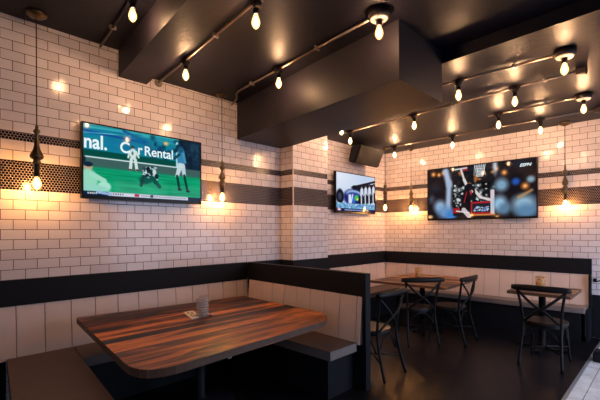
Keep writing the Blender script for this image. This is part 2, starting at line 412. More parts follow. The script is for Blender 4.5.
# bench along the long wall
o0 = (0.02, 1.8, 0)
t = thing('booth_bench', 'wall bench of the near booth with a long cream panelled backrest under the left television', 'bench', o0)
mb = MB(); panels(mb, [(.0, y) for y in [.43 + .2075 * k - .2075 * 1 for k in range(0, 14)] if y < 3.0] + [(.0, 3.04), (.0, 3.095)], ZR + .002, ZS - .02, tilt=.035, thick=.012)
mb.build('backrest', ['cream', 'seam'], t, o0)
mb = MB(); mb.box(.001, .018, -.4, 3.098, ZR, ZT, 0, .002); mb.build('top_rail', 'navy', t, o0)
mb = MB(); mb.prism([(.049, 1.062), (.485, 1.016), (.485, 2.535), (.049, 2.535)], ZS - .08, ZS, 0, .006); mb.build('seat_cushion', 'cushion', t, o0)
mb = MB(); mb.box(.001, .44, 1.06, 2.54, 0, ZS - .08); mb.build('bench_base', 'navy', t, o0)
# left bench
o0 = (.8, .75, 0)
t = thing('booth_bench', 'brown cushioned bench end at the lower left corner beside the wooden booth table', 'bench', o0)
mb = MB(); mb.prism([(.049, .57), (2.05, .32), (2.05, .845), (.049, 1.056)], ZS - .08, ZS, 0, .008); mb.build('seat_cushion', 'cushion', t, o0)
mb = MB(); mb.prism([(.02, .62), (2.0, .37), (2.0, .80), (.02, 1.02)], 0, ZS - .08); mb.build('bench_base', 'navy', t, o0)
# right bench + partition
fyp = lambda x: 3.10 - .055 * x
o0 = (1.0, 3.05, 0)
t = thing('booth_partition', 'navy booth partition with cream panelled backrest and brown seat ending beside the chairs', 'booth partition', o0)
mb = MB(); mb.prism([(.019, fyp(.02)), (1.932, fyp(1.932)), (1.937, fyp(1.955) + .075), (.02, fyp(0) + .075)], 0, ZT, 0, .003); mb.build('partition_body', 'navy', t, o0)
mb = MB(); xs = [.06, .13] + [.13 + .2135 * k for k in range(1, 9)] + [1.895]
panels(mb, [(x, fyp(x) - .001) for x in xs], ZR, ZS - .02, out=(0, -1), tilt=.045, thick=.006); mb.build('backrest', ['cream', 'seam'], t, o0)
mb = MB(); mb.prism([(.049, 2.552), (1.865, 2.552), (1.865, fyp(1.865) - .053), (.049, fyp(0) - .053)], ZS - .085, ZS, 0, .006, smi=1); mb.build('seat_cushion', ['cushion', 'cushion_edge'], t, o0)
mb = MB(); mb.prism([(.03, 2.60), (1.80, 2.60), (1.80, fyp(1.8) - .002), (.03, fyp(0) - .002)], 0, ZS - .086); mb.build('bench_base', 'navy', t, o0)
# rail between partition and pilaster, round the pilaster
mb = MB(); mb.prism([(.001, 3.185), (.02, 3.185), (.02, PY0 - .02), (PX + .02, PY0 - .02), (PX + .02, PY1 + .02), (PX + .001, PY1 + .02), (PX + .001, PY0 - .001), (.001, PY0 - .001)], ZR, ZT)
struct(mb.build('trim_5', 'navy'), 'navy rail wrapping the foot of the tiled pilaster behind the partition', 'trim')
mb = MB(); mb.prism([(.001, 3.185), (.015, 3.185), (.015, PY0 - .015), (PX + .015, PY0 - .015), (PX + .015, PY1 + .015), (PX + .001, PY1 + .015), (PX + .001, PY0 - .001), (.001, PY0 - .001)], 0, ZR - .002)
struct(mb.build('trim_6', 'cream'), 'cream wainscot below the navy rail at the pilaster', 'trim')
mb = MB(); mb.box(.001, .02, -1.9, .56, 0, ZS - .002)
struct(mb.build('trim_7', 'navy'), 'dark panel low on the left wall beside the near bench', 'trim')
# corner bench along the rear left wall
o0 = (.1, 5.5, 0)
t = thing('corner_bench', 'far bench under the small television with orange lit cream backrest', 'bench', o0)
ys = [4.47 + .233 * k for k in range(0, 10)]; ys = [y for y in ys if y < 6.5] + [6.62]
mb = MB(); panels(mb, [(XRc + .001, y) for y in ys], ZR, ZS - .02, tilt=.04, thick=.012); panels(mb, [(x, YB - .001) for x in (-.09, .13, .349)], ZR, ZS - .02, out=(0, -1), tilt=.06, thick=.012); mb.build('backrest', ['cream', 'seam'], t, o0)
mb = MB(); mb.box(XRc + .001, XRc + .02, 4.47, YB - .025, ZR, ZT, 0, .003); mb.box(XRc + .001, .350, YB - .022, YB - .001, ZR, ZT); mb.build('top_rail', 'navy', t, o0)
mb = MB(); mb.box(XRc + .06, .345, 4.50, 6.60, ZS - .08, ZS, 0, .008); mb.build('seat_cushion', 'cushion', t, o0)
mb = MB(); mb.box(XRc + .002, .30, 4.50, 6.60, 0, ZS - .08); mb.build('bench_base', 'navy', t, o0)
# bench along the back wall
o0 = (1.7, 6.4, 0)
t = thing('corner_bench', 'long far bench against the back wall with pale cream backrest below the large television', 'bench', o0)
xs = [2.926 - .233 * k for k in range(0, 13)][::-1]; xs = [x for x in xs if x > .4]; xs = [.352] + xs + [3.15]
mb = MB(); panels(mb, [(x, YB - .001) for x in xs], ZR, ZS - .02, out=(0, -1), tilt=.06, thick=.012); mb.build('backrest', ['cream', 'seam'], t, o0)
mb = MB(); mb.box(.352, 3.18, YB - .022, YB - .001, ZR, ZT, 0, .003); mb.build('top_rail', 'navy', t, o0)
mb = MB(); mb.box(.35, 3.145, 6.30, YB - .075, ZS - .075, ZS, 0, .012); mb.build('seat_cushion', 'cushion_edge', t, o0)
mb = MB(); mb.box(.352, 3.10, 6.34, YB - .024, 0, ZS - .076); mb.build('bench_base', 'navy', t, o0)
mb = MB(); mb.prism([(3.152, 6.33), (3.18, 6.33), (3.18, YB - .002), (3.152, YB - .002)], 0, ZS - .03); mb.box(3.152, 3.18, YB - .10, YB - .024, ZS - .03, ZR)
mb.build('end_panel', 'navy', t, o0)

# ------------------------------------------------------------------ tables
def bez(pts, n=8):
    """rounded closed polygon through corner list [(x,y,r)]"""
    out = []; m = len(pts)
    for i, (x, y, r) in enumerate(pts):
        if r == 0: out.append((x, y)); continue
        p = Vector((x, y)); a = Vector(pts[i - 1][:2]); b = Vector(pts[(i + 1) % m][:2])
        p0 = p + (a - p).normalized() * r; p1 = p + (b - p).normalized() * r
        for k in range(n + 1):
            s = k / n; q = p0 * (1 - s) ** 2 + p * 2 * s * (1 - s) + p1 * s * s; out.append((q.x, q.y))
    return out
o0 = (1.1, 1.8, 0)
t = thing('booth_table', 'large reclaimed wood table with streaky planks and rounded corners in the near booth', 'table', o0)
poly = bez([(.25, 1.03, .02), (2.02, .835, .27), (1.90, 2.665, .36), (.42, 2.72, .02)])
mb = MB(); mb.prism(poly, .702, .75, 0, .006, smi=1); mb.build('tabletop', ['wood', 'edge'], t, o0)
mb = MB(); mb.lathe([(.30, 0), (.30, .012), (.08, .03), (.045, .06), (.045, .64), (.09, .679)], (1.0, 1.8, 0), 28); mb.build('pedestal', 'navy', t, o0)
mb = MB(); mb.box(.75, 1.25, 1.2, 2.4, .68, .7015, 0, .004); mb.build('top_plate', 'black', t, o0)
mb = MB(); mb.box(1.80, 1.90, 1.46, 1.56, .675, .7015, 0, .004); mb.box(1.86, 1.90, 1.47, 1.50, .66, .676, 0, .002); b_ = mb.build('under_bracket', 'chrome', t, o0); b_['label'] = 'small pale metal bracket under the table edge'

def small_table(label, poly, c, mats, zt=.75):
    t = thing('dining_table', label, 'table', (*c, 0), 0, 'tables with black pedestals by the far benches')
    mb = MB(); mb.prism([(x - c[0], y - c[1]) for x, y in poly], zt - .035, zt, 0, .004, smi=1); mb.build('tabletop', mats, t)
    mb = MB(); mb.lathe([(.045, .03), (.04, .06), (.04, zt - .06), (.12, zt - .045), (.12, zt - .036)], (0, 0, 0), 20); mb.build('pedestal', 'black', t)
    mb = MB(); mb.box(-.28, .28, -.035, .035, 0, .03, 0, .006); mb.box(-.035, .035, -.28, .28, 0, .031, 0, .006); mb.build('base', 'black', t)
    return t
small_table('long wooden table in the far corner, lit orange, with two chairs on its right side', bez([(.69, 4.90, .02), (1.86, 4.93, .04), (1.80, 6.22, .04), (.69, 6.20, .02)]), (1.24, 5.5), ['wood2', 'edge'])
small_table('small wooden table before the back bench at the right, behind the right hand chair', bez([(2.50, 5.22, .02), (3.17, 5.20, .02), (3.16, 5.98, .02), (2.51, 5.97, .02)]), (2.80, 5.62), ['wood2', 'edge'])

# ------------------------------------------------------------------ cross-back chairs
def smooth(pts, n=6):
    P = [Vector(p) for p in pts]; P = [P[0] * 2 - P[1]] + P + [P[-1] * 2 - P[-2]]; out = []
    for i in range(1, len(P) - 2):
        for k in range(n):
            s = k / n; a, b, c, d = P[i - 1:i + 3]
            out.append(.5 * ((2 * b) + (-a + c) * s + (2 * a - 5 * b + 4 * c - d) * s * s + (-a + 3 * b - 3 * c + d) * s ** 3))
    out.append(P[-2]); return out
def make_chair(label):
    # origin at floor below seat centre; the sitter faces +y, the back is at -y
    t = thing('cross_back_chair', label, 'chair', (0, 0, 0), 0, 'black cross-back chairs')
    H = .895
    seat = []
    for k in range(32):
        a = 2 * PI * k / 32; x, y = math.cos(a), math.sin(a)
        rx = .215 * (1 - .06 * (y < 0) * abs(y)); seat.append((math.copysign(abs(x) ** .82, x) * rx, .0 + math.copysign(abs(y) ** .9, y) * .205))
    mb = MB(); mb.prism(seat, .445, .475, 0, .007); mb.build('seat', 'seatwood', t)
    mb = MB()
    ring = [(x * .9, y * .9) for x, y in seat]; mb.prism(ring, .418, .446); mb.build('seat_apron', 'chair', t)
    for s in (-1, 1):
        mb = MB(); mb.tube(smooth([(s * .205, -.30, .0), (s * .190, -.235, .24), (s * .182, -.200, .45), (s * .198, -.225, .66), (s * .232, -.265, H - .035)]), .0145, 10); mb.build('rear_leg', 'chair', t)
        mb = MB(); mb.tube(smooth([(s * .195, .205, 0), (s * .178, .180, .22), (s * .165, .150, .43)]), [.012] * 6 + [.016] * 7, 10); mb.build('front_leg', 'chair', t)
    # bowed top rail
    n = 14; mb = MB(); R = []
    for k in range(n + 1):
        u = k / n * 2 - 1; x = u * .282; y = -.268 - .045 * (1 - u * u); h = .036 * (1 - .30 * abs(u) ** 5); zc = H - .032 - .004 * u * u
        R.append([mb.bm.verts.new(q) for q in ((x, y - .013, zc - h * .8), (x, y + .013, zc - h * .8), (x, y + .016, zc), (x, y + .010, zc + h), (x, y - .010, zc + h), (x, y - .016, zc))])
    for i in range(n):
        for k in range(6):
            f = mb.bm.faces.new((R[i][k], R[i][(k + 1) % 6], R[i + 1][(k + 1) % 6], R[i + 1][k])); f.smooth = True
    mb.bm.faces.new(R[0][::-1]); mb.bm.faces.new(R[-1]); mb.build('top_rail', 'chair', t)
    for s in (-1, 1):
        mb = MB(); mb.tube(smooth([(s * .220, -.262, H - .075), (s * .07, -.285 - .008 * s, .68), (-s * .06, -.255 - .008 * s, .585), (-s * .170, -.205, .475)]), .0155, 8, flat=.62); mb.build('back_cross', 'chair', t)
    # hoops below the seat and lower braces
    for a, b in (((-.178, .165), (.178, .165)), ((-.180, -.215), (.180, -.215)), ((-.181, -.19), (-.172, .15)), ((.181, -.19), (.172, .15))):
        pa, pb = Vector((*a, 0)), Vector((*b, 0)); q = []
        for k in range(13):
            u = k / 12; q.append(pa.lerp(pb, u) + Vector((0, 0, .25 + .165 * (1 - abs(2 * u - 1) ** 2.6))))
        mb = MB(); mb.tube(q, .008, 8); mb.build('hoop_brace', 'chair', t)
    for a, b in (((-.187, .19, .17), (.195, -.25, .17)), ((.187, .19, .17), (-.195, -.25, .17))):
        mb = MB(); mb.tube([a, ((a[0] + b[0]) / 2, (a[1] + b[1]) / 2, .185), b], .009, 8); mb.build('stretcher', 'chair', t)
    return t
ch = make_chair('black cross-back chair at the right, back to the viewer, before the small table')
def seat_pos(p1, p2, sgn=1):
    """centre/rotation from the plan positions of the rear posts' feet (left, right when seen from behind)"""
    a, b = Vector(p1), Vector(p2); d = (b - a).normalized(); f = Vector((-d.y, d.x)); c = (a + b) / 2 + f * .29
    return (c.x, c.y, 0), math.atan2(d.y, d.x)
l, r = seat_pos((2.745, 4.79), (3.160, 4.79)); ch.location = l; ch.rotation_euler = (0, 0, r)
l, r = seat_pos((1.54, 4.49), (1.83, 4.81)); dup(ch, l, r, 'black cross-back chair in the middle, turned to the corner of the far wooden table')
l, r = seat_pos((2.06, 5.03), (2.06, 5.45)); dup(ch, l, r, 'black cross-back chair seen edge on at the right end of the far wooden table')
l, r = seat_pos((1.95, 3.28), (1.95, 3.68)); dup(ch, l, r, 'dark chair half hidden behind the end of the booth partition')

# ------------------------------------------------------------------ lights
def bulb_parts(parent, top, z, L=.118, rr=.031, fm='filament'):
    """socket from top down, then a pear bulb whose glass centre sits at z"""
    zb = z - L / 2; zt = z + L / 2
    mb = MB(); mb.lathe([(.016, top), (.021, top - .01), (.021, zt - .004), (.024, zt - .004), (.024, zt - .016), (.012, zt - .016)], (0, 0, 0), 16); mb.build('socket', 'socket', parent)
    prof = []
    for k in range(13):
        u = k / 12; r = rr * (math.sin(PI * min(1, u * 1.02)) ** .55 if u < .42 else 1 - .62 * ((u - .42) / .58) ** 1.5) if u > 0 else .003
        prof.append((max(.003, r if u > 0 else .003), zb + u * (L - .014)))
    mb = MB(); mb.lathe(prof, (0, 0, 0), 16); mb.build('glass_envelope', 'glass', parent)
    prof = [(.002 + .0135 * math.sin(PI * k / 8) ** .8 * (1.12 - .4 * k / 8), zb + .014 + (L - .046) * k / 8) for k in range(9)]
    mb = MB(); mb.lathe(prof, (0, 0, 0), 10); mb.build('filament', fm, parent)
protoB = None
def bulb(x, y, zc, zb, label, grp='filament bulbs hanging from the ceiling conduits'):
    """bulb hanging at (x,y) with its centre at zb under a conduit fitting at height zc"""
    global protoB
    if protoB is None:
        protoB = thing('filament_bulb', label, 'light bulb', (x, y, zb), 0, grp); bulb_parts(protoB, .118, 0); return protoB
    return dup(protoB, (x, y, zb), None, label)

def conduit(label, pts, boxes, plates=(), clamps=(), m='pipe', wallflange=None, endblock=None):
    c0 = pts[len(pts) // 2]
    o0 = (c0[0], c0[1], c0[2])
    t = thing('ceiling_conduit', label, 'light fitting', o0)
    mb = MB(); mb.tube(pts, .0112, 10); mb.build('pipe', m, t, o0)
    for (x, y, z) in boxes:
        mb = MB(); mb.lathe([(.026, z - .055), (.034, z - .035), (.034, z + .012), (.028, z + .018)], (x, y, 0), 16); mb.box(x - .055, x + .055, y - .019, y + .019, z - .018, z + .016, 0, .006); mb.build('junction_box', 'darkpipe', t, o0)
    for (x, y, z) in plates:
        mb = MB(); mb.lathe([(.060, z - .035), (.078, z - .030), (.082, z - .01), (.082, z + .018)], (x, y, 0), 28); mb.build('round_box', 'darkpipe', t, o0)
        mb = MB(); mb.lathe([(.030, z - .050), (.062, z - .046), (.066, z - .036), (.066, z - .034)], (x, y, 0), 28); mb.build('porcelain_holder', 'porcelain', t, o0)
    for (x, y, z) in clamps:
        mb = MB(); mb.box(x - .010, x + .010, y - .03, y + .03, z - .015, z + .018, 0, .003); mb.build('pipe_clamp', 'chrome', t, o0)
    if wallflange:
        x, y, z = wallflange
        mb = MB(); mb.tube([(x, y, z), (x + .016, y, z)], [.045, .04], 18); mb.build('wall_flange', 'chrome', t, o0)
    if endblock:
        x, y, z = endblock
        mb = MB(); mb.box(x - .03, x + .05, y - .035, y + .035, z - .04, z + .018, 0, .006); mb.tube([(x + .03, y, z - .045), (x + .03, y, z - .03)], .02, 12); mb.build('end_box', 'darkpipe', t, o0)
    return t
ln = lambda y0, k: (lambda x: y0 + k * x)
a = ln(1.315, -.10); z = 3.305
conduit('short dark conduit over the near booth, nearest the hanging lamp at far left', [(.01, a(0), z), (1.6, a(1.6), z), (3.0, a(3), z)], [(1.03, a(1.03), z)], clamps=[(.46, a(.46), z)], m='darkpipe')
a2 = ln(1.905, -.10); z = 3.115
conduit('steel conduit with two bulbs crossing the ceiling just past the slim beam', [(.01, a2(0), z), (1.0, a2(1.0), z), (3.2, a2(3.2), z)], [(.72, a2(.72), z), (1.92, a2(1.92), z)], clamps=[(1.30, a2(1.3), z)], wallflange=(.001, a2(0), z), m='pipe')
a3 = ln(2.705, -.10)
conduit('bent steel conduit running along the bulkhead to a round ceiling box', [(.012, 2.86, z - .02), (.10, 2.845, z), (.20, 2.80, z), (.33, 2.70, z), (.42, a3(.42), z), (1.2, a3(1.2), z), (2.33, a3(2.33), z)], [(1.185, a3(1.185), z)], plates=[(2.43, a3(2.43), z + .005)], clamps=[(.70, a3(.7), z), (1.75, a3(1.75), z)])
z = 3.007
b1 = ln(3.76, .045); b2 = ln(4.735, -.085); b3 = ln(5.33, 0); b4 = ln(6.12, -.03)
conduit('first conduit row of the far ceiling, nearest the bulkhead, ending in a round box', [(.45, 3.93, z), (1.0, 3.92, z), (2.4, 3.87, z), (3.25, 3.91, z)], [(.88, 3.98, z - .03), (2.45, 3.885, z)], plates=[(3.34, 3.912, z + .005)], clamps=[(2.95, 3.9, z)])
conduit('second conduit row of the far ceiling, ending in a black box', [(.25, b2(.25), z), (1.5, b2(1.5), z), (3.36, b2(3.36), z)], [(.49, b2(.49), z), (1.58, b2(1.58), z), (2.80, b2(2.8), z)], clamps=[(3.08, b2(3.08), z), (2.1, b2(2.1), z)], endblock=(3.37, b2(3.37), z))
conduit('short third conduit row of the far ceiling with two bulbs', [(2.25, 5.35, z), (2.8, 5.34, z), (3.2, 5.33, z)], [(2.379, 5.347, z)], plates=[(3.275, 5.33, z + .005)], clamps=[(2.9, 5.34, z)])
conduit('fourth conduit row of the far ceiling, along the back wall', [(.25, b4(.25), z), (1.5, b4(1.5), z), (3.31, b4(3.31), z)], [(.415, b4(.415), z), (1.475, b4(1.475), z), (2.70, b4(2.7), z)], clamps=[(2.1, b4(2.1), z)], endblock=(3.32, b4(3.32), z))
bulb(1.03, a(1.03), 0, 3.17, 'lit filament bulb on the near dark conduit above the left television')
bulb(.715, a2(.715), 0, 2.98, 'lit filament bulb nearest the tiled wall, just past the slim beam')
bulb(1.90, a2(1.90), 0, 2.98, 'lit filament bulb at the top edge of the photo on the second conduit')
bulb(1.187, a3(1.187), 0, 2.98, 'lit filament bulb halfway along the bulkhead')
bulb(2.43, a3(2.43), 0, 2.985, 'lit filament bulb under the round box near the bulkhead corner')
bulb(3.337, 3.909, 0, 2.875, 'lit filament bulb under the round box of the first far row')
bulb(2.447, 3.890, 0, 2.870, 'lit filament bulb on the first far row, right of the bulkhead end')
bulb(.884, 3.98, 0, 2.815, 'lit filament bulb peeking under the bulkhead edge above the wall speaker')
bulb(2.798, b2(2.798), 0, 2.87, 'lit filament bulb on the second far row, rightmost of that row')
bulb(1.59, b2(1.59), 0, 2.87, 'lit filament bulb in the middle of the second far row')
bulb(.49, b2(.49), 0, 2.87, 'lit filament bulb in front of the wall speaker')
bulb(3.275, 5.33, 0, 2.87, 'lit filament bulb under the round box of the third far row')
bulb(2.379, 5.347, 0, 2.87, 'lit filament bulb at the left end of the third far row')
bulb(2.70, b4(2.70), 0, 2.87, 'lit filament bulb above the right half of the large television')
bulb(1.475, b4(1.475), 0, 2.87, 'lit filament bulb above the left half of the large television')
bulb(.415, b4(.415), 0, 2.87, 'lit filament bulb in the far corner beside the wall speaker')

def pendant(x, y, zc, zb, label, rc, kind, sc_=1.0):
    t = thing('pendant_lamp', label, 'pendant lamp', (x, y, zb), 0, 'pendant lamps hanging on cords before the tiles')
    top = zb + .50 * sc_; c = zc - zb
    mb = MB(); mb.lathe([(.008, c - .05), (.018, c - .045), (rc * .75, c - .028), (rc, c - .012), (rc, c - .001)], (0, 0, 0), 28); mb.build('canopy', 'brass', t)
    mb = MB(); mb.tube([(0, 0, c - .045), (0, 0, .50 * sc_)], .0045, 8); mb.build('cord', 'black', t)
    prof = {0: [(.006, .50), (.014, .49), (.011, .47), (.024, .455), (.026, .44), (.014, .42), (.012, .39), (.020, .36), (.017, .33), (.026, .29), (.045, .25), (.052, .228), (.046, .210), (.022, .195), (.030, .18), (.030, .165), (.020, .155)],
            1: [(.008, .50), (.012, .485), (.012, .44), (.024, .43), (.034, .41), (.030, .385), (.014, .37), (.016, .34), (.030, .30), (.040, .27), (.036, .245), (.018, .23), (.034, .215), (.036, .19), (.022, .175), (.038, .155), (.034, .13), (.018, .12)]}[kind]
    mb = MB(); mb.lathe([(r, q * sc_) for r, q in prof][::-1], (0, 0, 0), 22); mb.build('turned_stem', 'brass', t)
    bulb_parts(t, (.17 if kind == 0 else .13) * sc_, 0, .125, .034, 'amberfilament')
    return t
pendant(.19, .756, ZC1, 1.915, 'pendant lamp hanging at far left before the tiled wall, beside the large left television', .078, 0, .96)
pendant(.13, 2.633, ZC2, 1.918, 'pendant lamp hanging just right of the left television', .06, 1, .86)
pendant(.20, 6.139, ZC3, 1.935, 'pendant lamp hanging in the far corner beside the small television', .05, 1, .95)
pendant(.50, 6.55, ZC3, 1.925, 'pendant lamp hanging on the back wall left of the large television', .06, 1, .95)
pendant(2.890, 6.555, ZC3, 1.880, 'pendant lamp hanging right of the large television', .08, 1, 1.10)

# ------------------------------------------------------------------ televisions
class Pic:
    """small colour raster painted with soft shapes; u right, v down, both 0..1"""
    def __init__(s, W, H, base):
        s.W, s.H = W, H; s.a = np.zeros((H, W, 3)); s.a[:] = base
        s.U, s.V = np.meshgrid((np.arange(W) + .5) / W, (np.arange(H) + .5) / H); s.asp = W / H
    def mix(s, m, c, al=1): m = np.clip(m * al, 0, 1)[..., None]; s.a = s.a * (1 - m) + np.array(c) * m
    def ell(s, u, v, ru, rv, c, soft=.15, al=1, rot=0):
        du, dv = (s.U - u) * s.asp, s.V - v; ca, sa = math.cos(rot), math.sin(rot); x = du * ca + dv * sa; y = -du * sa + dv * ca
        d = np.sqrt((x / (ru * s.asp)) ** 2 + (y / rv) ** 2); s.mix((1 + soft - d) / (2 * soft), c, al)
    def rect(s, u0, v0, u1, v1, c, soft=.004, al=1, sl=0):
        v = s.V - sl * (s.U - u0); m = np.minimum(np.minimum(s.U - u0, u1 - s.U) * s.asp, np.minimum(v - v0, v1 - v)); s.mix(m / soft + .5, c, al)
    def line(s, u0, v0, u1, v1, w, c, soft=.006, al=1, w1=None):
        ax, ay, bx, by = u0 * s.asp, v0, u1 * s.asp, v1; px, py = s.U * s.asp - ax, s.V - ay; dx, dy = bx - ax, by - ay
        t = np.clip((px * dx + py * dy) / (dx * dx + dy * dy), 0, 1); d = np.hypot(px - t * dx, py - t * dy); ww = w + ((w1 if w1 is not None else w) - w) * t
        s.mix((ww - d) / soft + .5, c, al)
    def noise(s, rng, u0, v0, u1, v1, n, cols, r, al=.9):
        for _ in range(n):
            s.ell(rng.uniform(u0, u1), rng.uniform(v0, v1), r * rng.uniform(.5, 1.3) / s.asp * 1.2, r * rng.uniform(.5, 1.5), cols[rng.integers(len(cols))], .4, al)

def pic_baseball():
    P = Pic(264, 148, (22, 128, 158)); rng = np.random.default_rng(3)
    P.rect(0, 0, 1, .05, (40, 150, 160)); P.line(0, .05, .8, .0, .012, (60, 170, 180)); P.line(0, .10, .55, .16, .018, (20, 80, 150)); P.line(0, .13, .5, .05, .008, (110, 200, 205), al=.6)
    P.line(.3, .02, .62, .2, .02, (15, 90, 150), al=.8); P.line(.45, .03, .75, .10, .02, (60, 170, 175), al=.7)
    for _ in range(60): P.ell(rng.uniform(0, .76), rng.uniform(.05, .38), .05, .03, (20, rng.integers(90, 150), rng.integers(130, 175)), .5, .35)
    P.noise(rng, .5, .04, .78, .4, 26, [(12, 70, 90), (30, 130, 140), (10, 50, 80)], .035, .6)
    P.rect(0, .36, .78, .455, (8, 78, 70)); P.rect(0, .45, .78, .47, (210, 230, 228), al=.95)
    P.rect(.78, .0, 1, .56, (22, 44, 62)); P.noise(rng, .80, .03, 1, .5, 30, [(40, 80, 100), (12, 30, 50), (30, 60, 90)], .04, .5); P.rect(.755, .05, .775, .47, (170, 220, 225), al=.8)
    P.rect(0, .47, 1, .60, (66, 98, 96)); P.rect(0, .57, 1, .62, (50, 110, 92), soft=.05)
    P.rect(0, .60, 1, 1, (14, 158, 112), soft=.03)
    for k in range(70): 
        u = rng.uniform(0, 1); v = rng.uniform(.62, .93); P.ell(u, v, .10, .012, (8, 130, 92) if k % 2 else (34, 182, 132), .6, .5)
    w = (208, 226, 222)
    P.ell(.372, .245, .016, .03, (60, 60, 60)); P.ell(.375, .34, .028, .085, w); P.line(.36, .42, .352, .575, .022, w); P.line(.392, .42, .405, .57, .022, w); P.line(.35, .30, .335, .40, .014, w); P.line(.40, .30, .42, .38, .014, w)
    P.ell(.37, .33, .009, .03, (90, 110, 120), al=.7); P.ell(.352, .58, .014, .012, (70, 30, 30)); P.ell(.408, .575, .014, .012, (70, 30, 30))
    # crouching players in the middle
    P.ell(.50, .70, .075, .06, (10, 110, 86), .4, .8); P.ell(.50, .62, .05, .085, (24, 52, 60)); P.noise(rng, .45, .50, .58, .76, 34, [(20, 34, 48), (200, 216, 220), (14, 80, 74), (50, 70, 90)], .016, .8); P.ell(.50, .54, .018, .035, (20, 34, 48)); P.ell(.555, .58, .016, .05, (200, 220, 220)); P.ell(.47, .72, .045, .06, (14, 90, 78)); P.line(.53, .66, .60, .80, .03, (14, 84, 74)); P.line(.46, .66, .44, .80, .025, (22, 70, 64)); P.ell(.575, .64, .018, .04, (30, 40, 60)); P.ell(.48, .60, .012, .02, w, al=.8)
    # batter
    P.line(.745, .20, .775, .16, .03, (12, 60, 70)); P.ell(.775, .13, .022, .05, (14, 60, 84)); P.ell(.805, .28, .040, .16, (60, 130, 170)); P.line(.79, .24, .74, .32, .02, (20, 70, 80)); P.ell(.80, .17, .025, .045, (30, 90, 120)); P.line(.825, .22, .845, .36, .018, (70, 150, 190))
    P.line(.795, .42, .765, .60, .042, (196, 214, 222), w1=.03); P.line(.82, .42, .835, .58, .040, (186, 206, 218), w1=.03); P.line(.765, .60, .785, .80, .022, (10, 64, 58)); P.line(.835, .58, .865, .82, .022, (10, 64, 58)); P.ell(.79, .82, .022, .016, (12, 40, 44)); P.ell(.872, .84, .022, .016, (12, 40, 44))
    # man at lower left
    P.ell(.035, .60, .032, .06, (190, 160, 130)); P.ell(.035, .565, .034, .035, (20, 44, 62)); P.ell(.03, .78, .075, .15, (150, 216, 190)); P.line(.06, .70, .15, .78, .035, (160, 220, 196)); P.ell(.15, .86, .05, .07, (170, 226, 206)); P.ell(.06, .93, .13, .09, (150, 214, 196)); P.ell(.0, .5, .02, .06, (12, 40, 60), al=.6)
    # score strip
    P.rect(0, .935, 1, 1, (20, 36, 62)); P.rect(.18, .935, .87, .985, (206, 212, 224)); P.line(.10, .945, .20, .965, .018, (150, 180, 220)); P.rect(.385, .94, .425, .98, (176, 20, 70)); P.rect(.52, .94, .545, .98, (24, 28, 44))
    for u in np.arange(.215, .30, .018): P.rect(u, .948, u + .009, .972, (70, 70, 90), al=.8)
    for u in np.arange(.44, .85, .014): P.rect(u, .95, u + .008, .972, (110, 116, 136), al=.7)
    for u in np.arange(.03, .10, .014): P.rect(u, .95, u + .009, .972, (220, 226, 232), al=.9)
    P.ell(.66, .10, .022, .030, (250, 190, 120), .5, .85); return P  # last ellipse: bulb reflection on the glass, painted into the picture
def pic_race():
    P = Pic(200, 120, (196, 212, 236)); rng = np.random.default_rng(5)
    P.ell(.1, .1, .4, .4, (224, 232, 246), .5, .7)
    P.line(.38, .36, 1.0, .12, .03, (28, 28, 40)); 
    P.rect(.40, .30, 1.0, .82, (26, 26, 42), sl=-.18)
    P.noise(rng, .45, .3, 1.0, .75, 30, [(50, 60, 90), (20, 20, 30), (80, 90, 110)], .03, .5)
    P.ell(.42, .62, .25, .22, (34, 40, 104)); P.ell(.43, .52, .19, .10, (150, 176, 220)); P.ell(.43, .56, .17, .08, (60, 80, 160)); P.ell(.09, .62, .09, .19, (20, 22, 34)); P.ell(.09, .62, .045, .10, (60, 66, 90)); P.ell(.60, .66, .05, .14, (20, 22, 34))
    P.rect(.28, .60, .46, .76, (60, 110, 210)); P.ell(.50, .63, .055, .075, (70, 190, 90)); P.rect(.30, .55, .36, .78, (220, 226, 240), al=.8); P.line(.40, .55, .36, .76, .02, (220, 230, 244)); P.ell(.52, .66, .02, .03, (230, 220, 80))
    for u, v in ((.64, .30), (.745, .27), (.85, .25), (.965, .22)):
        P.ell(u, v, .018, .035, (120, 84, 70)); P.ell(u, v - .025, .02, .022, (28, 30, 44)); P.ell(u, v + .14, .042, .11, (214, 222, 236)); P.line(u - .03, v + .10, u - .04, v + .25, .018, (196, 204, 222)); P.line(u + .03, v + .10, u + .035, v + .25, .018, (196, 204, 222))
        P.line(u - .015, v + .24, u - .012, v + .50, .026, (200, 206, 220)); P.line(u + .018, v + .24, u + .03, v + .50, .022, (26, 28, 48)); 
    P.rect(0, .78, 1, .92, (120, 170, 214)); P.noise(rng, 0, .79, 1, .91, 60, [(220, 234, 246), (60, 110, 180), (110, 200, 180)], .02, .7)
    P.rect(0, .915, 1, 1, (22, 30, 78)); P.rect(.02, .92, .12, .985, (150, 60, 90)); P.rect(.04, .93, .10, .975, (226, 232, 240), al=.8)
    for u in np.arange(.2, .72, .02): P.rect(u, .94, u + .012, .975, (170, 190, 230), al=.7)
    P.ell(.78, .95, .05, .03, (255, 206, 130), .5, .9); return P  # warm ellipse: lamp glint on the screen, painted in
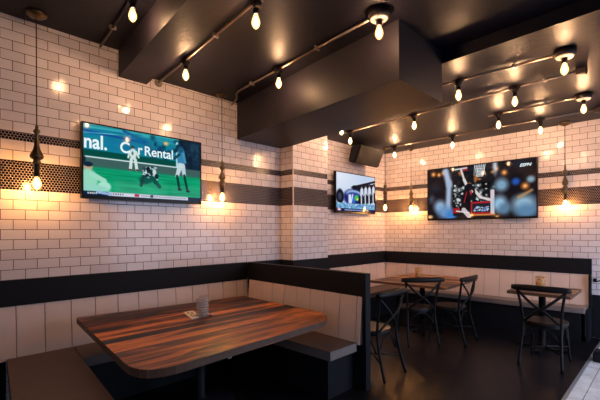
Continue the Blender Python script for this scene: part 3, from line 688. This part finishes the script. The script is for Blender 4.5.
def pic_hoops():
    P = Pic(300, 160, (34, 27, 31)); rng = np.random.default_rng(8)
    for _ in range(60): P.ell(rng.uniform(0, 1), rng.uniform(0, .9), .06, .08, [(50, 38, 40), (22, 20, 26), (42, 46, 60), (66, 44, 36)][rng.integers(4)], .6, .6)
    for u, v, r in ((.06, .10, .025), (.12, .12, .022), (.17, .09, .025), (.31, .19, .02), (.41, .17, .03), (.60, .18, .02), (.74, .20, .025), (.67, .12, .022), (.63, .14, .02), (.91, .47, .03)):
        P.ell(u, v, r, r * 1.9, (214, 128, 58), .6, .85); P.ell(u, v, r * .5, r, (255, 190, 120), .6, .8)
    b = (146, 176, 206)
    P.line(.19, .06, .225, .34, .055, (176, 190, 214), .06); P.line(.225, .30, .215, .80, .05, (166, 184, 210), .06); P.ell(.13, .76, .06, .12, b, .5); P.ell(.19, .88, .08, .12, (110, 150, 196), .5); P.ell(.04, .60, .03, .08, (80, 90, 110), .6, .7); P.ell(.24, .95, .05, .1, (70, 130, 200), .5)
    # crowd behind the basket
    P.rect(.265, .10, .655, .95, (26, 28, 32), .02)
    P.noise(rng, .27, .34, .65, .80, 230, [(206, 214, 216), (14, 14, 18), (16, 22, 26), (90, 100, 104), (10, 10, 12), (150, 150, 150)], .022, .9)
    P.noise(rng, .27, .12, .65, .32, 24, [(180, 110, 60), (30, 30, 34), (60, 40, 34)], .03, .7)
    # net, rim and backboard
    P.rect(.36, .02, .405, .09, (176, 40, 52)); P.line(.29, .05, .40, .04, .014, (200, 204, 210))
    for k in range(7):
        u = .475 + k * .0165; P.line(u, .0, .495 + k * .009, .23, .006, (214, 222, 224), al=.9); P.line(.475 + k * .016, .02, .47 + k * .015 + (.03 if k % 2 else -.0), .20, .005, (214, 222, 224), al=.7)
    for v in (.03, .08, .13, .18): P.line(.48 + v * .1, v, .575 - v * .1, v + .01, .005, (214, 222, 224), al=.8)
    # leaping player
    sk_ = (216, 206, 206)
    P.line(.345, .06, .375, .26, .018, sk_); P.line(.375, .26, .415, .44, .026, sk_); P.ell(.425, .37, .022, .05, (120, 84, 70)); P.line(.46, .44, .53, .62, .026, sk_); P.line(.53, .62, .63, .68, .022, sk_)
    P.line(.42, .42, .38, .84, .075, (22, 20, 26), w1=.085); P.line(.45, .44, .46, .62, .05, (30, 26, 32)); P.ell(.445, .50, .016, .03, (210, 190, 190)); P.line(.40, .50, .375, .70, .01, (150, 30, 40)); P.ell(.44, .52, .010, .05, (170, 40, 50), al=.7); P.rect(.265, .80, .33, .90, (160, 36, 40)); P.line(.37, .84, .42, .96, .04, (200, 190, 196)); P.line(.30, .86, .42, .90, .012, (220, 214, 218))
    P.rect(.44, .70, .655, .93, (176, 30, 44)); P.rect(.452, .73, .645, .90, (34, 36, 46)); P.noise(rng, .47, .80, .60, .88, 30, [(190, 206, 234), (150, 170, 220)], .014, .9); P.rect(.62, .50, .655, .95, (214, 200, 206), al=.8); P.rect(.44, .93, .66, .96, (200, 130, 70))
    # blurred foreground at right
    P.ell(.715, .42, .055, .11, (128, 164, 190), .5); P.ell(.70, .76, .06, .14, (150, 190, 218), .5); P.ell(.74, .85, .05, .1, (96, 128, 156), .5); P.ell(.835, .38, .032, .06, (44, 88, 178), .5); P.ell(.955, .36, .03, .055, (140, 168, 184), .5); P.ell(.90, .78, .095, .15, (150, 184, 206), .5); P.ell(.92, .90, .09, .12, (96, 134, 168), .5); P.ell(.66, .06, .02, .14, (210, 216, 226), .6, .8); P.line(.86, .66, .96, .55, .02, (196, 150, 96), .05)
    P.ell(.02, .96, .03, .035, (255, 200, 130), .5, .9)  # painted lamp glint at the lower left of the screen
    return P

def text_polys(s, size, shear=0, bold=0):
    cu = bpy.data.curves.new('lettering', 'FONT'); cu.body = s; cu.size = size; cu.shear = shear; cu.offset = bold
    ob = bpy.data.objects.new('lettering', cu); COL.objects.link(ob)
    dg = bpy.context.evaluated_depsgraph_get(); me = ob.evaluated_get(dg).to_mesh()
    vs = [v.co.copy() for v in me.vertices]; fs = [tuple(p.vertices) for p in me.polygons]
    ob.evaluated_get(dg).to_mesh_clear(); bpy.data.objects.remove(ob); bpy.data.curves.remove(cu)
    return vs, fs

def television(label, loc, rz, W, H, pic, texts, depth=.045):
    t = thing('wall_television', label, 'television', loc, rz, 'flat televisions on the tiled walls')
    bz = .014
    mb = MB(); mb.box(-W / 2, W / 2, 0, depth, -H / 2, H / 2, 0, .004)
    for x0, x1, z0, z1 in ((-W / 2, W / 2, -H / 2, -H / 2 + bz * 2.2), (-W / 2, W / 2, H / 2 - bz, H / 2), (-W / 2, -W / 2 + bz, -H / 2, H / 2), (W / 2 - bz, W / 2, -H / 2, H / 2)): mb.box(x0, x1, -.006, .002, z0, z1)
    mb.build('frame', 'bezel', t)
    mb = MB(); mb.box(-.2, .2, depth, .078, -.15, .15); mb.build('wall_bracket', 'black', t)
    P = pic(); w, h = W - 2 * bz, H - 3.2 * bz; zc = .6 * bz; nx, ny = P.W, P.H
    verts = [(-w / 2 + w * i / (nx - 1), -.0015, zc + h / 2 - h * j / (ny - 1)) for j in range(ny) for i in range(nx)]
    faces = [(j * nx + i, (j + 1) * nx + i, (j + 1) * nx + i + 1, j * nx + i + 1) for j in range(ny - 1) for i in range(nx - 1)]
    cols = (P.a.reshape(-1, 3) / 255.0) ** 1.05
    cl = np.where(cols <= .04045, cols / 12.92, ((cols + .055) / 1.055) ** 2.4)
    nb = len(verts); mi = [0] * len(faces); ex = []
    for s, size, u, v, shear, stretch, bold in texts:
        vs, fs = text_polys(s, size, shear, bold); b = len(verts)
        verts += [(-w / 2 + w * u + q.x * stretch, -.0030, zc + h / 2 - h * v + q.y) for q in vs]; faces += [tuple(k + b for k in f) for f in fs]; mi += [1] * len(fs)
    me = bpy.data.meshes.new('screen'); me.from_pydata(verts, [], faces)
    at = me.color_attributes.new('picture', 'FLOAT_COLOR', 'POINT')
    buf = np.ones((len(verts), 4), dtype=np.float32); buf[:nb, :3] = cl; at.data.foreach_set('color', buf.ravel())
    me.materials.append(MT['screen']); me.materials.append(MT['screentext']); me.polygons.foreach_set('material_index', mi); me.update()
    o = bpy.data.objects.new('screen', me); COL.objects.link(o); o.parent = t
    return t
television('large television on the left wall showing a baseball game', (.08, 1.752, 2.172), PI / 2, 1.252, .715, pic_baseball,
           [('nal.', .185, .000, .335, 0, .84, .004), ('C', .15, .268, .335, 0, .92, .003), ('r', .15, .41, .335, 0, .85, .002), ('Rental', .138, .465, .335, 0, .92, .002)])
television('small television in the far corner showing a blue race car and its crew', (.03 + XRc + .08, 5.565, 2.158), PI / 2, 1.175, .70, pic_race, [])
television('largest television, on the back wall, showing a basketball player at the net', (1.675, 6.58, 2.141), 0, 1.735, .920, pic_hoops,
           [('ESPN', .062, .868, .125, .3, 1.1, .002)])

# ------------------------------------------------------------------ wall speaker
t = thing('wall_speaker', 'black wedge shaped speaker tilted downwards above the small television', 'speaker', (0, 5.68, 2.82))
mb = MB(); mb.hexa([(-.09, -.27, -.10), (.10, -.37, -.165), (.10, .38, -.165), (-.09, .27, -.10), (-.03, -.27, .155), (.235, -.37, .135), (.235, .38, .135), (-.03, .27, .155)], 0, .014); mb.build('cabinet', 'speaker', t)
mb = MB(); mb.hexa([(.106, -.35, -.150), (.118, -.35, -.155), (.118, .36, -.155), (.106, .36, -.150), (.232, -.35, .122), (.244, -.35, .117), (.244, .36, .117), (.232, .36, .122)], 0, .003); mb.build('grille', 'grille', t)
mb = MB(); mb.box(-.136, -.125, -.08, .08, -.07, .09); mb.box(-.13, -.07, -.03, .03, -.02, .04); mb.build('bracket', 'black', t)

# ------------------------------------------------------------------ small things
def tumbler(label, x, y, r, h, m, grp=None):
    t = thing('glass_cylinder', label, 'glass', (x, y, .7505), 0, 'frosted glass cylinders standing on the tables')
    prof = [(r * .92, 0), (r, .01), (r, h * .5), (r * .99, h), (r * .93, h), (r * .93, h * .5), (r * .90, .012), (.004, .012)]
    mb = MB(); mb.lathe(prof, (0, 0, 0), 28); mb.build('glass', m, t)
    mb = MB(); mb.lathe([(r * .6, .0125), (r * .62, .02), (r * .60, .06), (r * .5, .065)], (0, 0, 0), 18); mb.build('candle', 'wax', t)
    return t
tumbler('tall frosted glass cylinder on the near wooden booth table', 1.02, 1.815, .054, .185, 'frost')
tumbler('amber tinted glass cylinder on the orange lit corner table', 1.03, 5.78, .05, .15, 'amber')
tumbler('amber tinted glass cylinder on the small table at the right', 2.76, 5.72, .055, .15, 'amber')
o0 = (.90, 1.78, .751)
t = thing('table_card', 'small white printed card lying on the near booth table beside the glass cylinder', 'card', o0)
cq = [(.775, 1.765), (.765, 1.865), (1.035, 1.80), (1.055, 1.69)]
mb = MB(); mb.prism(cq, .7505, .760, 0); mb.build('card', 'paper', t, o0)
mb = MB()
A_, B_, C_, D_ = [Vector(q) for q in cq]
for (u0, v0, u1, v1) in ((.18, .20, .30, .42), (.2, .58, .28, .80), (.42, .3, .48, .7), (.60, .2, .68, .42), (.66, .5, .74, .66), (.78, .25, .82, .75)):
    P = lambda u, v: (A_.lerp(D_, u)).lerp(B_.lerp(C_, u), v)
    q = [P(u0, v0), P(u1, v0), P(u1, v1), P(u0, v1)]; mb.prism([(p.x, p.y) for p in q], .7598, .7606)
mb.build('print', 'ink', t, o0)
mb = MB(); mb.lathe([(.017, 0), (.017, .012), (.013, .016)], (0, 0, 0), 16)
o = mb.build('bottle_cap', 'porcelain'); o.location = (1.03, 1.905, .7505); tag(o, 'tiny white cap lying right of the glass cylinder on the near table', 'cap')
mb = MB(); mb.lathe([(.013, 0), (.013, .01), (.010, .012)], (0, 0, 0), 16)
o = mb.build('bottle_cap', 'red'); o.location = (1.06, 1.868, .7505); tag(o, 'tiny red cap lying right of the glass cylinder on the near table', 'cap')
mb = MB(); mb.box(-.13, .13, -.09, .09, 0, .012, 0, .002); o = mb.build('folded_menu', 'ink'); o.location = (2.66, 5.80, .7505); tag(o, 'dark folded menu lying left of the glass on the small right table', 'menu')
mb = MB(); mb.box(3.181, XR - .001, YB - .014, YB - .001, 0.005, .60, 0, .003)  # navy sheet added to stand in for shade on the lower tiles
struct(mb.build('shade_panel', 'navy'), 'added dark panel standing in for shade low on the tiled wall right of the far bench', 'trim')
# hook and box at the right
o0 = (3.215, YB, .80)
t = thing('wall_hook', 'small black wall hook on the tiles right of the far bench', 'hook', o0)
mb = MB(); mb.box(3.195, 3.235, YB - .012, YB - .001, .775, .83, 0, .003); mb.build('plate', 'black', t, o0)
mb = MB(); mb.tube(smooth([(3.215, YB - .012, .80), (3.225, YB - .05, .795), (3.26, YB - .065, .80), (3.29, YB - .06, .82)]), .009, 8); mb.build('hook', 'black', t, o0)
o0 = (3.40, 5.55, 0)
t = thing('floor_box', 'small black box on the floor right of the far bench', 'box', o0)
mb = MB(); mb.box(3.335, 3.50, 5.42, 5.60, .0045, .11, 0, .012); mb.build('body', 'navy', t, o0)
mb = MB(); mb.box(3.345, 3.49, 5.43, 5.59, .111, .125, 0, .004); mb.build('lid', 'navy', t, o0)

# ------------------------------------------------------------------ daylight, camera, view
wd = bpy.data.worlds.new('daylight'); sc.world = wd; wd.use_nodes = True; nt = wd.node_tree; nt.nodes.clear()
bg = nt.nodes.new('ShaderNodeBackground'); bg.inputs[0].default_value = (.62, .74, 1.0, 1); bg.inputs[1].default_value = 4.8
wo = nt.nodes.new('ShaderNodeOutputWorld'); nt.links.new(bg.outputs[0], wo.inputs[0])
pl = bpy.data.lights.new('window_portal', 'AREA'); pl.shape = 'RECTANGLE'; pl.size = wz1 - wz0; pl.size_y = wy1 - wy0; pl.cycles.is_portal = True
po = bpy.data.objects.new('window_portal', pl); COL.objects.link(po); po.location = (XR + .02, (wy0 + wy1) / 2, (wz0 + wz1) / 2); po.rotation_euler = (0, PI / 2, 0)
pl = bpy.data.lights.new('front_portal', 'AREA'); pl.shape = 'RECTANGLE'; pl.size = fx1 - fx0; pl.size_y = fz1 - fz0; pl.cycles.is_portal = True
po = bpy.data.objects.new('front_portal', pl); COL.objects.link(po); po.location = ((fx0 + fx1) / 2, YF - .02, (fz0 + fz1) / 2); po.rotation_euler = (PI / 2, 0, 0)

cam = bpy.data.cameras.new('camera'); co = bpy.data.objects.new('camera', cam); COL.objects.link(co); sc.camera = co
cam.sensor_width = 36; cam.sensor_fit = 'HORIZONTAL'; cam.lens = 383.08 / 600 * 36; cam.shift_y = 31.155 / 600; cam.clip_start = .02
yaw = math.radians(44.317); ro = -.0042
fw = Vector((-math.sin(yaw), math.cos(yaw), 0)); rt = Vector((math.cos(yaw), math.sin(yaw), 0)); up = Vector((0, 0, 1))
r2 = (rt - up * (-ro)).normalized() if False else (rt * math.cos(ro) + up * math.sin(ro)); u2 = up * math.cos(ro) - rt * math.sin(ro)
mtx = Matrix((r2, u2, -fw)).transposed().to_4x4(); mtx.translation = Vector((4.0, 0, 1.5)); co.matrix_world = mtx
sc.view_settings.view_transform = 'Standard'; sc.view_settings.look = 'None'; sc.view_settings.gamma = 1; sc.view_settings.use_curve_mapping = False
sc.view_settings.exposure = 0.0
sc.cycles.use_denoising = True; sc.cycles.max_bounces = 8; sc.cycles.sample_clamp_indirect = 6; sc.cycles.caustics_reflective = False; sc.cycles.caustics_refractive = False
